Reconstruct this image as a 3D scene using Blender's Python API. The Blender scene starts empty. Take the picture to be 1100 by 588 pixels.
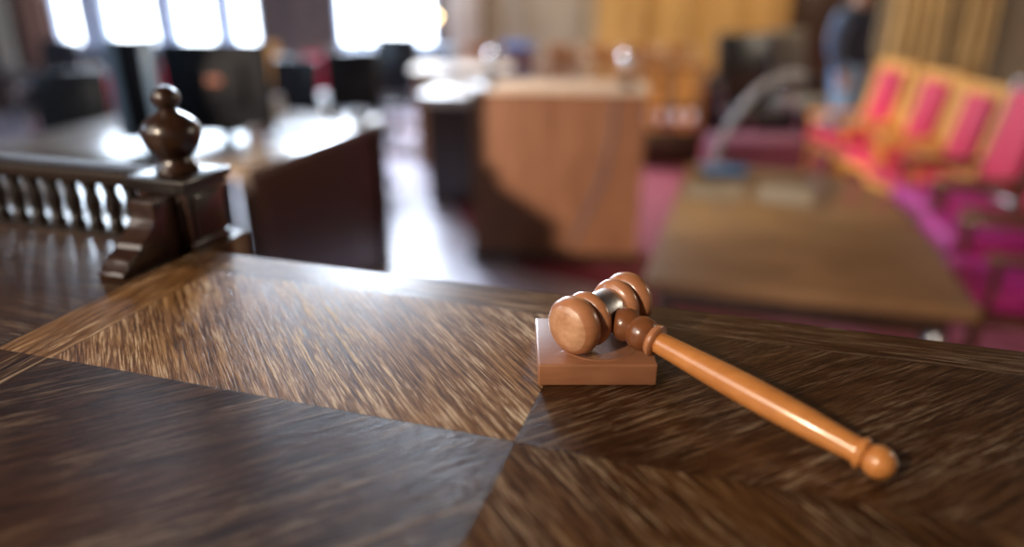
import bpy, bmesh, math, random
from mathutils import Vector, Matrix, Euler
random.seed(7)
scn = bpy.context.scene
COL = scn.collection
PI = math.pi
R = math.radians

# ------------------------------------------------------------------ camera numbers
CZ = 1.85                      # eye height over the court floor
BZ = 1.55                      # bench top
PITCH = R(22.1)
FPX = 800.0
cp, sp_ = math.cos(PITCH), math.sin(PITCH)
def at(u, v, z):
    """point where the sight line of pixel (u,v) meets the level z"""
    dn = (v-294)*cp + FPX*sp_
    fw = FPX*cp - (v-294)*sp_
    k = (CZ-z)/dn
    return Vector(((u-550)*k, fw*k, z))
# furniture frame: b runs along the bench, a runs away from it
C0 = at(553, 475, BZ)
ANG = math.atan2(-0.295, 0.9555)
bv = Vector((math.cos(ANG), math.sin(ANG), 0)); av = Vector((-bv.y, bv.x, 0))
def st(s, t, z=0.0):
    p = C0 + bv*s + av*t
    return Vector((p.x, p.y, z))

# ------------------------------------------------------------------ materials
def new_mat(name):
    m = bpy.data.materials.new(name); m.use_nodes = True
    nt = m.node_tree
    return m, nt, nt.nodes['Principled BSDF']
def N(nt, typ, **kw):
    n = nt.nodes.new(typ)
    for k, v in kw.items():
        if k.startswith('i_'):
            key = k[2:]
            n.inputs[int(key) if key.isdigit() else key.replace('_', ' ')].default_value = v
        else: setattr(n, k, v)
    return n
def ramp(nt, stops):
    n = nt.nodes.new('ShaderNodeValToRGB')
    e = n.color_ramp.elements
    while len(e) < len(stops): e.new(0.5)
    for x, (p, c) in zip(e, stops):
        x.position = p; x.color = (c[0], c[1], c[2], 1)
    return n
def wood(name, c1, c2, axis=0, scale=1.0, rough=0.35, coat=0.0, spec=0.5, fine=30, bump=0.05):
    m, nt, b = new_mat(name); L = nt.links
    tc = N(nt, 'ShaderNodeTexCoord'); mp = N(nt, 'ShaderNodeMapping')
    sc = [fine*scale]*3; sc[axis] = 2.2*scale
    mp.inputs['Scale'].default_value = sc
    n1 = N(nt, 'ShaderNodeTexNoise', i_Scale=1.0, i_Detail=5.0, i_Roughness=0.6, i_Distortion=0.4)
    r = ramp(nt, [(0.3, c1), (0.7, c2)])
    L.new(tc.outputs['Object'], mp.inputs['Vector']); L.new(mp.outputs[0], n1.inputs['Vector'])
    L.new(n1.outputs['Fac'], r.inputs[0]); L.new(r.outputs[0], b.inputs['Base Color'])
    b.inputs['Roughness'].default_value = rough
    b.inputs['Coat Weight'].default_value = coat; b.inputs['Coat Roughness'].default_value = 0.12
    b.inputs['Specular IOR Level'].default_value = spec
    bp = N(nt, 'ShaderNodeBump', i_Strength=bump, i_Distance=0.01)
    L.new(n1.outputs['Fac'], bp.inputs['Height']); L.new(bp.outputs[0], b.inputs['Normal'])
    return m
def plain(name, c, rough=0.5, metal=0.0, coat=0.0, var=0.12, scale=12, spec=0.5, bump=0.0):
    m, nt, b = new_mat(name); L = nt.links
    tc = N(nt, 'ShaderNodeTexCoord'); n1 = N(nt, 'ShaderNodeTexNoise', i_Scale=float(scale), i_Detail=3.0)
    lo = [x*(1-var) for x in c]; hi = [min(1, x*(1+var)) for x in c]
    r = ramp(nt, [(0.3, lo), (0.7, hi)])
    L.new(tc.outputs['Object'], n1.inputs['Vector']); L.new(n1.outputs['Fac'], r.inputs[0]); L.new(r.outputs[0], b.inputs['Base Color'])
    b.inputs['Roughness'].default_value = rough; b.inputs['Metallic'].default_value = metal
    b.inputs['Coat Weight'].default_value = coat; b.inputs['Specular IOR Level'].default_value = spec
    if bump:
        bp = N(nt, 'ShaderNodeBump', i_Strength=bump, i_Distance=0.01)
        L.new(n1.outputs['Fac'], bp.inputs['Height']); L.new(bp.outputs[0], b.inputs['Normal'])
    return m
def emit(name, c, s):
    m, nt, b = new_mat(name)
    b.inputs['Base Color'].default_value = (c[0], c[1], c[2], 1)
    b.inputs['Emission Color'].default_value = (c[0], c[1], c[2], 1)
    b.inputs['Emission Strength'].default_value = s
    return m

def parquet(name):
    """diamond-matched oak veneer: four fields round the local origin, cross-banded at far and left edge"""
    m, nt, b = new_mat(name); L = nt.links
    def M(op, a, c=None, d=None):
        n = nt.nodes.new('ShaderNodeMath'); n.operation = op
        for i, x in enumerate((a, c, d)):
            if x is None: continue
            if isinstance(x, (int, float)): n.inputs[i].default_value = x
            else: L.new(x, n.inputs[i])
        return n.outputs[0]
    def mixf(f, a, c):   # a*(1-f)+c*f
        return M('ADD', M('MULTIPLY', a, M('SUBTRACT', 1.0, f)), M('MULTIPLY', c, f))
    tc = N(nt, 'ShaderNodeTexCoord'); sx = N(nt, 'ShaderNodeSeparateXYZ')
    L.new(tc.outputs['Object'], sx.inputs[0]); s, t = sx.outputs[0], sx.outputs[1]
    sg = M('SIGN', M('MULTIPLY', s, t))
    al = M('ADD', s, M('MULTIPLY', t, sg)); ac = M('SUBTRACT', s, M('MULTIPLY', t, sg))
    far = M('GREATER_THAN', t, 0.205)
    left = M('LESS_THAN', s, -0.405); left2 = M('LESS_THAN', s, -0.4655)
    band = M('SUBTRACT', left, left2)
    al = mixf(left2, al, s); ac = mixf(left2, ac, t)
    al = mixf(far, al, s); ac = mixf(far, ac, M('MULTIPLY', t, 1.0))
    al = mixf(band, al, t); ac = mixf(band, ac, s)
    qid = M('ADD', M('ADD', M('MULTIPLY', sg, 3.1), M('MULTIPLY', M('SIGN', t), 7.7)), M('MULTIPLY', left, 11.3))
    def vec(ka, kc, add=0.0):
        c = nt.nodes.new('ShaderNodeCombineXYZ')
        L.new(M('MULTIPLY', al, ka), c.inputs[0]); L.new(M('MULTIPLY', ac, kc), c.inputs[1]); L.new(M('ADD', qid, add), c.inputs[2])
        return c.outputs[0]
    def noise(v, det=4.0, rg=0.6, dist=0.0):
        n = N(nt, 'ShaderNodeTexNoise', i_Scale=1.0, i_Detail=det, i_Roughness=rg, i_Distortion=dist)
        L.new(v, n.inputs['Vector']); return n.outputs['Fac']
    g1 = noise(vec(11, 200), 4.0, 0.68, 0.35)          # broad grain
    g2 = noise(vec(24, 560, 3.0), 3.0, 0.65, 0.25)       # pores
    g3 = noise(vec(4, 14, 9.0), 3.0, 0.55)            # patches of pale fibres and painted glints
    g4 = noise(vec(2.0, 5, 17.0), 2.0, 0.5)
    pore = M('MULTIPLY', g2, 1.0)
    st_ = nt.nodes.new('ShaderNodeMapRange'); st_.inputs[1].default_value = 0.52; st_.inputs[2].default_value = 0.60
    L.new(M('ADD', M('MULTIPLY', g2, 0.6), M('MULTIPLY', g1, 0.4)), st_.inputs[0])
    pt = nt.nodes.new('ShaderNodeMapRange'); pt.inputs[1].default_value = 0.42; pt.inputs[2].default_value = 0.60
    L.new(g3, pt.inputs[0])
    # tone of each quarter, with the sheen of the grain painted in
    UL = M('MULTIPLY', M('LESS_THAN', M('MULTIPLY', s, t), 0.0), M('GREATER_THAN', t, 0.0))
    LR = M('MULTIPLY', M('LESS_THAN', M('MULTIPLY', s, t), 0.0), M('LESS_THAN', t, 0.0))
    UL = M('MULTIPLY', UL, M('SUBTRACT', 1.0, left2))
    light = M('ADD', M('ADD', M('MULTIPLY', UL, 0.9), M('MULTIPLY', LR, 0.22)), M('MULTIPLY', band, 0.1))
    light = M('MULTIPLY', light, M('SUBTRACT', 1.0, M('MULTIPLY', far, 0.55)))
    base = M('ADD', M('MULTIPLY', g1, 0.42), M('ADD', M('MULTIPLY', g4, 0.18), M('MULTIPLY', g2, 0.40)))
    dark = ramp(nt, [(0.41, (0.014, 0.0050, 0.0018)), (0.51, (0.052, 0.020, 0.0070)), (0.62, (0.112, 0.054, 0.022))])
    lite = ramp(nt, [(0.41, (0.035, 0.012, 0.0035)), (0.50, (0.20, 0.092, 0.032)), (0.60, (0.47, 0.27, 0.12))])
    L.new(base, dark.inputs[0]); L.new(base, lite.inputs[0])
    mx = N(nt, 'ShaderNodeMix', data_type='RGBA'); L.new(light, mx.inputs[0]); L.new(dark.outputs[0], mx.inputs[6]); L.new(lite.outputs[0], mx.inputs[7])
    fibre_glint = N(nt, 'ShaderNodeMix', data_type='RGBA'); fibre_glint.inputs[7].default_value = (0.74, 0.60, 0.42, 1)  # pale fibres and window glints, both painted into the colour
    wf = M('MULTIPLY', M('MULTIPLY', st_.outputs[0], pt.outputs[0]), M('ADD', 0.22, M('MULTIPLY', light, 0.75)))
    L.new(wf, fibre_glint.inputs[0]); L.new(mx.outputs[2], fibre_glint.inputs[6])
    # joints between the veneers
    def line(x, w): return M('LESS_THAN', M('ABSOLUTE', x), w)
    infield = M('MULTIPLY', M('SUBTRACT', 1.0, left), M('SUBTRACT', 1.0, far))
    j = M('MULTIPLY', M('MAXIMUM', line(s, 0.0005), line(t, 0.0005)), infield)
    j = M('MAXIMUM', j, M('MAXIMUM', line(M('ADD', s, 0.4655), 0.0011), line(M('SUBTRACT', t, 0.205), 0.0005)))
    j = M('MAXIMUM', j, M('MULTIPLY', line(M('ADD', s, 0.405), 0.0005), M('SUBTRACT', 1.0, far)))
    jm = N(nt, 'ShaderNodeMix', data_type='RGBA'); jm.inputs[7].default_value = (0.008, 0.004, 0.002, 1)
    L.new(M('MULTIPLY', j, 0.85), jm.inputs[0]); L.new(fibre_glint.outputs[2], jm.inputs[6])
    L.new(jm.outputs[2], b.inputs['Base Color'])
    rr = M('ADD', 0.27, M('ADD', M('MULTIPLY', wf, 0.3), M('MULTIPLY', g3, 0.12)))
    L.new(rr, b.inputs['Roughness'])
    b.inputs['Specular IOR Level'].default_value = 0.20
    b.inputs['Coat Weight'].default_value = 0.26; b.inputs['Coat Roughness'].default_value = 0.08
    bp = N(nt, 'ShaderNodeBump', i_Strength=0.45, i_Distance=0.0012)
    h = M('SUBTRACT', M('ADD', M('MULTIPLY', g2, 0.7), M('MULTIPLY', g1, 0.6)), M('MULTIPLY', j, 0.6))
    L.new(h, bp.inputs['Height']); L.new(bp.outputs[0], b.inputs['Normal'])
    bp2 = N(nt, 'ShaderNodeBump', i_Strength=0.06, i_Distance=0.0010)
    L.new(h, bp2.inputs['Height']); L.new(bp2.outputs[0], b.inputs['Coat Normal'])
    return m

def gavel_wood(name, c1, c2, rough=0.3, axis=0):
    m, nt, b = new_mat(name); L = nt.links
    tc = N(nt, 'ShaderNodeTexCoord'); mp = N(nt, 'ShaderNodeMapping')
    sc = [160.0]*3; sc[axis] = 14.0
    mp.inputs['Scale'].default_value = sc
    n1 = N(nt, 'ShaderNodeTexNoise', i_Scale=1.0, i_Detail=4.0, i_Roughness=0.6)
    n2 = N(nt, 'ShaderNodeTexNoise', i_Scale=40.0, i_Detail=2.0)
    L.new(tc.outputs['Object'], mp.inputs[0]); L.new(mp.outputs[0], n1.inputs['Vector']); L.new(tc.outputs['Object'], n2.inputs['Vector'])
    r = ramp(nt, [(0.3, c1), (0.7, c2)])
    ad = N(nt, 'ShaderNodeMath', operation='ADD'); h1 = N(nt, 'ShaderNodeMath', operation='MULTIPLY', i_1=0.5); h2 = N(nt, 'ShaderNodeMath', operation='MULTIPLY', i_1=0.5)
    L.new(n1.outputs['Fac'], h1.inputs[0]); L.new(n2.outputs['Fac'], h2.inputs[0]); L.new(h1.outputs[0], ad.inputs[0]); L.new(h2.outputs[0], ad.inputs[1])
    L.new(ad.outputs[0], r.inputs[0]); L.new(r.outputs[0], b.inputs['Base Color'])
    b.inputs['Roughness'].default_value = rough
    b.inputs['Coat Weight'].default_value = 0.5; b.inputs['Coat Roughness'].default_value = 0.14
    bp = N(nt, 'ShaderNodeBump', i_Strength=0.10, i_Distance=0.0006)
    L.new(n1.outputs['Fac'], bp.inputs['Height']); L.new(bp.outputs[0], b.inputs['Normal'])
    return m

MT = {}
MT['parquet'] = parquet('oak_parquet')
MT['bench'] = wood('dark_oak', (0.022, 0.010, 0.005), (0.07, 0.032, 0.014), 0, rough=0.3, coat=0.3)
MT['rail'] = wood('black_oak', (0.008, 0.005, 0.004), (0.022, 0.012, 0.009), 0, 4, rough=0.34, coat=0.3)
MT['railtop'] = wood('worn_black_oak', (0.018, 0.011, 0.009), (0.045, 0.026, 0.019), 0, 4, rough=0.55, spec=0.3)
MT['post'] = wood('dark_varnished_oak', (0.018, 0.007, 0.004), (0.050, 0.020, 0.010), 2, 4, rough=0.3, coat=0.6)
MT['gavel'] = gavel_wood('orange_varnished_wood', (0.46, 0.165, 0.040), (0.66, 0.27, 0.080))
MT['gavelhead'] = gavel_wood('brown_varnished_wood', (0.36, 0.140, 0.060), (0.55, 0.240, 0.115))
MT['collar'] = gavel_wood('dark_brown_varnished_wood', (0.15, 0.048, 0.018), (0.27, 0.095, 0.035))
MT['block'] = gavel_wood('reddish_brown_wood', (0.24, 0.095, 0.045), (0.35, 0.15, 0.075), 0.42)
MT['face'] = gavel_wood('worn_pale_wood', (0.36, 0.14, 0.06), (0.72, 0.42, 0.25), 0.35)
MT['silver'] = plain('brushed_silver', (0.88, 0.87, 0.87), 0.36, 1.0, scale=300)
MT['desk'] = wood('mahogany_panel', (0.030, 0.010, 0.007), (0.075, 0.024, 0.015), 2, rough=0.4, coat=0.2)
MT['desktop'] = wood('pale_glossy_desktop', (0.20, 0.145, 0.105), (0.30, 0.23, 0.17), 0, rough=0.28, coat=0.6)
MT['lectern'] = wood('warm_brown_panel', (0.16, 0.068, 0.036), (0.26, 0.122, 0.068), 2, rough=0.6, spec=0.2, fine=10)
MT['pale'] = plain('cream_laminate', (0.60, 0.49, 0.40), 0.35)
MT['table'] = wood('oak_tabletop', (0.13, 0.065, 0.030), (0.25, 0.135, 0.065), 0, rough=0.36, coat=0.3, fine=6)
MT['darkwood'] = wood('dark_stained_wood', (0.020, 0.009, 0.005), (0.055, 0.024, 0.013), 2, rough=0.35, coat=0.3)
MT['chairwood'] = wood('reddish_chair_wood', (0.075, 0.028, 0.012), (0.16, 0.065, 0.026), 2, rough=0.3, coat=0.4)
MT['goldwood'] = wood('golden_chair_wood', (0.60, 0.25, 0.045), (0.78, 0.40, 0.09), 2, rough=0.6, spec=0.2)
MT['orangewood'] = wood('orange_chair_wood', (0.22, 0.09, 0.03), (0.42, 0.19, 0.07), 2, rough=0.4)
MT['red'] = plain('crimson_velvet', (0.55, 0.012, 0.055), 0.7, scale=60, bump=0.1)
MT['magenta'] = plain('magenta_velvet', (0.42, 0.010, 0.19), 0.6, scale=60, bump=0.1)
MT['black'] = plain('black_plastic', (0.008, 0.010, 0.015), 0.6, spec=0.25)
MT['maroon'] = plain('dull_maroon_fabric', (0.17, 0.045, 0.085), 0.75, scale=50)
MT['neck'] = plain('light_grey_plastic', (0.36, 0.37, 0.40), 0.35)
MT['monitor'] = plain('black_monitor_plastic', (0.003, 0.004, 0.007), 0.6, spec=0.2)
MT['leather'] = plain('black_leather', (0.015, 0.016, 0.02), 0.25, scale=80, bump=0.1)
MT['grey'] = plain('grey_fabric', (0.16, 0.15, 0.14), 0.7)
MT['greymetal'] = plain('grey_metal', (0.34, 0.36, 0.40), 0.3, 0.9)
MT['steel'] = plain('bright_steel', (0.75, 0.77, 0.82), 0.16, 1.0)
MT['bluebezel'] = plain('blue_grey_plastic', (0.26, 0.40, 0.56), 0.35)
MT['screen'] = plain('dark_screen', (0.006, 0.008, 0.012), 0.15)
MT['sticker'] = plain('reddish_sticker', (0.30, 0.10, 0.06), 0.5)
MT['paper'] = plain('white_paper', (0.80, 0.80, 0.82), 0.7, var=0.05)
MT['tan_paper'] = plain('tan_paper', (0.42, 0.33, 0.22), 0.6, var=0.08)
MT['bluebase'] = plain('blue_grey_base', (0.10, 0.26, 0.55), 0.3)
MT['skin'] = plain('skin', (0.50, 0.30, 0.21), 0.5, var=0.06)
MT['navy'] = plain('navy_cloth', (0.012, 0.020, 0.045), 0.8, scale=40, bump=0.1)
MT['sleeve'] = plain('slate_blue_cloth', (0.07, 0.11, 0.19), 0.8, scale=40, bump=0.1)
MT['jeans'] = plain('blue_denim', (0.20, 0.38, 0.66), 0.85, scale=50, bump=0.1)
MT['hair'] = plain('dark_hair', (0.02, 0.013, 0.01), 0.6)
MT['shoe'] = plain('black_shoe_leather', (0.012, 0.011, 0.010), 0.3)
MT['bluecloth'] = plain('blue_cloth', (0.06, 0.16, 0.42), 0.8)
MT['wall'] = wood('dark_wall_panelling', (0.035, 0.022, 0.020), (0.07, 0.045, 0.038), 2, rough=0.5, fine=5)
MT['sidewall'] = plain('grey_brown_plaster', (0.10, 0.08, 0.08), 0.8)
MT['cream'] = plain('cream_plaster', (0.42, 0.36, 0.32), 0.7, var=0.06)
MT['frame'] = plain('blue_grey_window_paint', (0.60, 0.68, 0.84), 0.85, spec=0.1)
MT['pane'] = emit('daylight_behind_glass', (0.88, 0.95, 1.0), 7.0)
MT['curtain_tan'] = plain('tan_curtain', (0.36, 0.20, 0.15), 0.8)
MT['curtain_cream'] = plain('cream_curtain', (0.50, 0.46, 0.38), 0.8)
MT['curtain_gold'] = plain('golden_curtain', (0.44, 0.31, 0.15), 0.7, scale=3)
MT['ceiling'] = plain('dark_timber_ceiling', (0.05, 0.032, 0.02), 0.8)
MT['brass'] = plain('brass', (0.70, 0.45, 0.16), 0.25, 1.0)
MT['bulb'] = emit('warm_bulb', (1.0, 0.72, 0.35), 18.0)
MT['cable'] = plain('dark_cable', (0.10, 0.10, 0.14), 0.4)

def gold_panel():
    m, nt, b = new_mat('golden_oak_panelling'); L = nt.links
    tc = N(nt, 'ShaderNodeTexCoord'); sx = N(nt, 'ShaderNodeSeparateXYZ'); L.new(tc.outputs['Object'], sx.inputs[0])
    mp = N(nt, 'ShaderNodeMapping'); mp.inputs['Scale'].default_value = (5, 5, 0.5)
    n = N(nt, 'ShaderNodeTexNoise', i_Scale=1.0, i_Detail=3.0); L.new(tc.outputs['Object'], mp.inputs[0]); L.new(mp.outputs[0], n.inputs['Vector'])
    r = ramp(nt, [(0.3, (0.30, 0.17, 0.055)), (0.7, (0.48, 0.29, 0.10))])
    g = ramp(nt, [(0.0, (0.30, 0.27, 0.23)), (1.0, (0.48, 0.29, 0.10))])
    L.new(n.outputs['Fac'], r.inputs[0]); L.new(r.outputs[0], b.inputs['Base Color'])
    b.inputs['Roughness'].default_value = 0.45
    return m
MT['gold'] = gold_panel()
def fabric_grad():
    m, nt, b = new_mat('grey_beige_panelling'); L = nt.links
    tc = N(nt, 'ShaderNodeTexCoord'); mp = N(nt, 'ShaderNodeMapping'); mp.inputs['Scale'].default_value = (4, 4, 0.4)
    n = N(nt, 'ShaderNodeTexNoise', i_Scale=1.0, i_Detail=3.0); L.new(tc.outputs['Object'], mp.inputs[0]); L.new(mp.outputs[0], n.inputs['Vector'])
    r = ramp(nt, [(0.3, (0.24, 0.20, 0.15)), (0.7, (0.33, 0.28, 0.22))])
    L.new(n.outputs['Fac'], r.inputs[0]); L.new(r.outputs[0], b.inputs['Base Color']); b.inputs['Roughness'].default_value = 0.5
    return m
MT['beige'] = fabric_grad()
def floor_mat(name, c1, c2, rough, sc=6.0, coat=0.0):
    m, nt, b = new_mat(name); L = nt.links
    tc = N(nt, 'ShaderNodeTexCoord'); n = N(nt, 'ShaderNodeTexNoise', i_Scale=sc, i_Detail=5.0)
    L.new(tc.outputs['Object'], n.inputs['Vector'])
    r = ramp(nt, [(0.35, c1), (0.65, c2)]); L.new(n.outputs['Fac'], r.inputs[0]); L.new(r.outputs[0], b.inputs['Base Color'])
    b.inputs['Roughness'].default_value = rough; b.inputs['Coat Weight'].default_value = coat; b.inputs['Coat Roughness'].default_value = 0.2
    return m
MT['floor'] = floor_mat('polished_grey_stone_floor', (0.52, 0.46, 0.55), (0.68, 0.62, 0.72), 0.36, 2.5, 0.4)
MT['carpet'] = floor_mat('rose_red_carpet', (0.20, 0.028, 0.050), (0.31, 0.055, 0.085), 0.75, 30.0)

# ------------------------------------------------------------------ mesh helpers
class MB:
    def __init__(s): s.bm = bmesh.new()
    def _fin(s, vs, M):
        if M is not None: bmesh.ops.transform(s.bm, matrix=M, verts=vs)
        return s
    def box(s, c, d, bev=0.0, M=None, seg=2):
        r = bmesh.ops.create_cube(s.bm, size=1.0, matrix=Matrix.Translation(c) @ Matrix.Diagonal((d[0], d[1], d[2], 1)))
        vs = r['verts']
        if bev > 0:
            es = list({e for v in vs for e in v.link_edges})
            rb = bmesh.ops.bevel(s.bm, geom=es, offset=bev, segments=seg, profile=0.5, affect='EDGES')
            vs = list({v for f in rb['faces'] for v in f.verts} | {v for v in vs if v.is_valid})
        return s._fin([v for v in vs if v.is_valid], M)
    def lathe(s, prof, seg=32, M=None, caps=True):
        rings = []; new = []
        for (r, z) in prof:
            if r < 1e-6:
                v = s.bm.verts.new((0, 0, z)); rings.append([v]); new.append(v)
            else:
                ring = [s.bm.verts.new((r*math.cos(2*PI*i/seg), r*math.sin(2*PI*i/seg), z)) for i in range(seg)]
                rings.append(ring); new += ring
        for A, B in zip(rings, rings[1:]):
            for i in range(seg):
                j = (i+1) % seg
                if len(A) == 1 and len(B) == 1: continue
                if len(A) == 1: s.bm.faces.new((A[0], B[j], B[i]))
                elif len(B) == 1: s.bm.faces.new((A[i], A[j], B[0]))
                else: s.bm.faces.new((A[i], A[j], B[j], B[i]))
        if caps:
            if len(rings[0]) > 1: s.bm.faces.new(list(reversed(rings[0])))
            if len(rings[-1]) > 1: s.bm.faces.new(rings[-1])
        return s._fin(new, M)
    def prism(s, pts, h, M=None, bev=0.0):
        """polygon in xy extruded along z from 0 to h"""
        lo = [s.bm.verts.new((p[0], p[1], 0)) for p in pts]; hi = [s.bm.verts.new((p[0], p[1], h)) for p in pts]
        n = len(pts); s.bm.faces.new(list(reversed(lo))); s.bm.faces.new(hi)
        for i in range(n):
            j = (i+1) % n; s.bm.faces.new((lo[i], lo[j], hi[j], hi[i]))
        vs = lo+hi
        if bev > 0:
            es = list({e for v in vs for e in v.link_edges})
            rb = bmesh.ops.bevel(s.bm, geom=es, offset=bev, segments=2, profile=0.5, affect='EDGES')
            vs = list({v for f in rb['faces'] for v in f.verts} | {v for v in vs if v.is_valid})
        return s._fin([v for v in vs if v.is_valid], M)
    def tube(s, pts, rad, seg=12, M=None):
        pts = [Vector(p) for p in pts]; n = len(pts)
        rad = rad if isinstance(rad, (list, tuple)) else [rad]*n
        rings = []; new = []
        up = Vector((0.123, 0.217, 0.969))
        for i, p in enumerate(pts):
            d = (pts[min(i+1, n-1)]-pts[max(i-1, 0)]).normalized()
            x = d.cross(up); x = x.normalized() if x.length > 1e-4 else Vector((1, 0, 0)); y = x.cross(d).normalized()
            ring = [s.bm.verts.new(p + (x*math.cos(2*PI*k/seg)+y*math.sin(2*PI*k/seg))*rad[i]) for k in range(seg)]
            rings.append(ring); new += ring
        for A, B in zip(rings, rings[1:]):
            for i in range(seg):
                j = (i+1) % seg; s.bm.faces.new((A[i], A[j], B[j], B[i]))
        s.bm.faces.new(list(reversed(rings[0]))); s.bm.faces.new(rings[-1])
        return s._fin(new, M)
    def grid(s, fn, nu, nv, thick=0.0, M=None):
        """surface fn(i/nu, j/nv) -> point, optionally with a back at distance thick along +y"""
        new = []
        def sheet(off):
            g = [[s.bm.verts.new(Vector(fn(i/nu, j/nv))+Vector(off)) for j in range(nv+1)] for i in range(nu+1)]
            for row in g: new.extend(row)
            return g
        A = sheet((0, 0, 0))
        for i in range(nu):
            for j in range(nv): s.bm.faces.new((A[i][j], A[i+1][j], A[i+1][j+1], A[i][j+1]))
        return s._fin(new, M)
    def build(s, name, mat, parent=None, smooth=True, loc=None, rotz=None):
        bm = s.bm; bmesh.ops.recalc_face_normals(bm, faces=bm.faces[:])
        if smooth:
            for f in bm.faces: f.smooth = True
            for e in bm.edges:
                if len(e.link_faces) == 2 and e.calc_face_angle(0) > R(38): e.smooth = False
        me = bpy.data.meshes.new(name); bm.to_mesh(me); bm.free()
        o = bpy.data.objects.new(name, me); COL.objects.link(o)
        me.materials.append(mat if not isinstance(mat, str) else MT[mat])
        if parent is not None: o.parent = parent
        if loc is not None: o.location = loc
        if rotz is not None: o.rotation_euler = (0, 0, rotz)
        return o
def tag(o, label=None, cat=None, group=None, kind=None):
    if label: o['label'] = label
    if cat: o['category'] = cat
    if group: o['group'] = group
    if kind: o['kind'] = kind
    return o
def thing(name, label, cat, loc, rotz=0.0, group=None):
    o = bpy.data.objects.new(name, None); COL.objects.link(o); o.empty_display_size = 0.1
    o.location = loc; o.rotation_euler = (0, 0, rotz)
    return tag(o, label, cat, group)
def copy_tree(o, parent=None):
    c = o.copy(); COL.objects.link(c)
    if parent is not None: c.parent = parent
    for ch in list(o.children): copy_tree(ch, c)
    return c
def struct(o, cat=None, label=None):
    o['kind'] = 'structure'
    if label: o['label'] = label
    return o

# ------------------------------------------------------------------ camera
cam = bpy.data.cameras.new('camera'); co = bpy.data.objects.new('camera', cam); COL.objects.link(co)
co.location = (0, 0, CZ); co.rotation_euler = (R(90)-PITCH, 0, 0)
cam.sensor_width = 36; cam.lens = FPX/1100*36; cam.clip_start = 0.02; cam.clip_end = 100
cam.dof.use_dof = True; cam.dof.focus_distance = 0.605; cam.dof.aperture_fstop = 1.35
scn.camera = co

# ------------------------------------------------------------------ ROOM
WY = 10.8                       # window wall
def wx(u, v=30): return (u-550)*WY/(FPX*cp-(v-294)*sp_)
H = 4.6; XL, XR, YB = -7.15, 7.6, -3.6
struct(MB().box(((XL+XR)/2, (WY+YB)/2, -0.05), (XR-XL, WY-YB, 0.1)).build('floor', 'floor', smooth=False), label='polished grey stone floor')
struct(MB().box(((XL+XR)/2, (WY+YB)/2, H+0.05), (XR-XL, WY-YB, 0.1)).build('ceiling', 'ceiling', smooth=False), label='dark timber ceiling')
struct(MB().box((XL-0.1, (WY+YB)/2, H/2), (0.2, WY-YB+0.4, H)).build('wall_left', 'sidewall', smooth=False), label='dark grey-brown side wall')
struct(MB().box((XR+0.1, (WY+YB)/2, H/2), (0.2, WY-YB+0.4, H)).build('wall_right', 'beige', smooth=False), label='beige panelled side wall')
struct(MB().box(((XL+XR)/2, YB-0.1, H/2), (XR-XL, 0.2, H)).build('wall_front', 'beige', smooth=False), label='panelled wall behind the judge bench')
SILL = 0.90; TOP = 3.7
wins = [(66, 92), (118, 172), (192, 235), (253, 280), (366, 388), (390, 467)]
xs = [(wx(a, 46), wx(b, 46)) for a, b in wins]
XG = wx(520)
mb = MB()
x0 = XL
for (a, b) in xs:
    mb.box(((x0+a)/2, WY+0.15, (SILL+TOP)/2), (a-x0, 0.3, TOP-SILL)); x0 = b
mb.box(((x0+XG)/2, WY+0.15, (SILL+TOP)/2), (XG-x0, 0.3, TOP-SILL))
mb.box(((XL+XG)/2, WY+0.15, SILL/2), (XG-XL, 0.3, SILL)); mb.box(((XL+XG)/2, WY+0.15, (TOP+H)/2), (XG-XL, 0.3, H-TOP))
struct(mb.build('wall_rear', 'wall', smooth=False), label='dark panelled wall with tall windows')
for i, (a, b) in enumerate(xs):
    w = MB(); f = 0.03
    w.box((a+f/2, WY+0.03, (SILL+TOP)/2), (f, 0.14, TOP-SILL)); w.box((b-f/2, WY+0.03, (SILL+TOP)/2), (f, 0.14, TOP-SILL))
    w.box(((a+b)/2, WY+0.03, SILL+f/2), (b-a-2*f, 0.14, f)); w.box(((a+b)/2, WY+0.03, TOP-f/2), (b-a-2*f, 0.14, f))
    w.box(((a+b)/2, WY+0.03, 2.35), (b-a-2*f, 0.10, 0.05))
    fr = struct(w.build('window_%d' % (i+1), 'frame'), label='tall window with blue-grey frame and blown-out daylight')
    MB().box(((a+b)/2, WY+0.10, (SILL+TOP)/2), (b-a-2*f, 0.01, TOP-SILL-2*f)).build('pane', 'pane', fr, smooth=False)
# blue-grey painted mullion boards between the left windows
for k, (a, b) in enumerate([(92, 118), (172, 192), (235, 253)]):
    struct(MB().box(((wx(a, 46)+wx(b, 46))/2, WY-0.025, (SILL+TOP)/2), ((wx(b, 46)-wx(a, 46))*0.96, 0.05, TOP-SILL), 0.008).build('trim_%d' % (k+1), 'frame'), label='blue-grey painted board between windows')
struct(MB().box((wx(170, 52), WY-0.10, SILL-0.03), (wx(285)-wx(60), 0.2, 0.05), 0.01).build('trim_4', 'frame'), label='window sill under the left windows')
struct(MB().box((wx(424, 52), WY-0.10, SILL-0.03), (wx(470)-wx(364), 0.2, 0.05), 0.01).build('trim_5', 'frame'), label='window sill under the right window')
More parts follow.
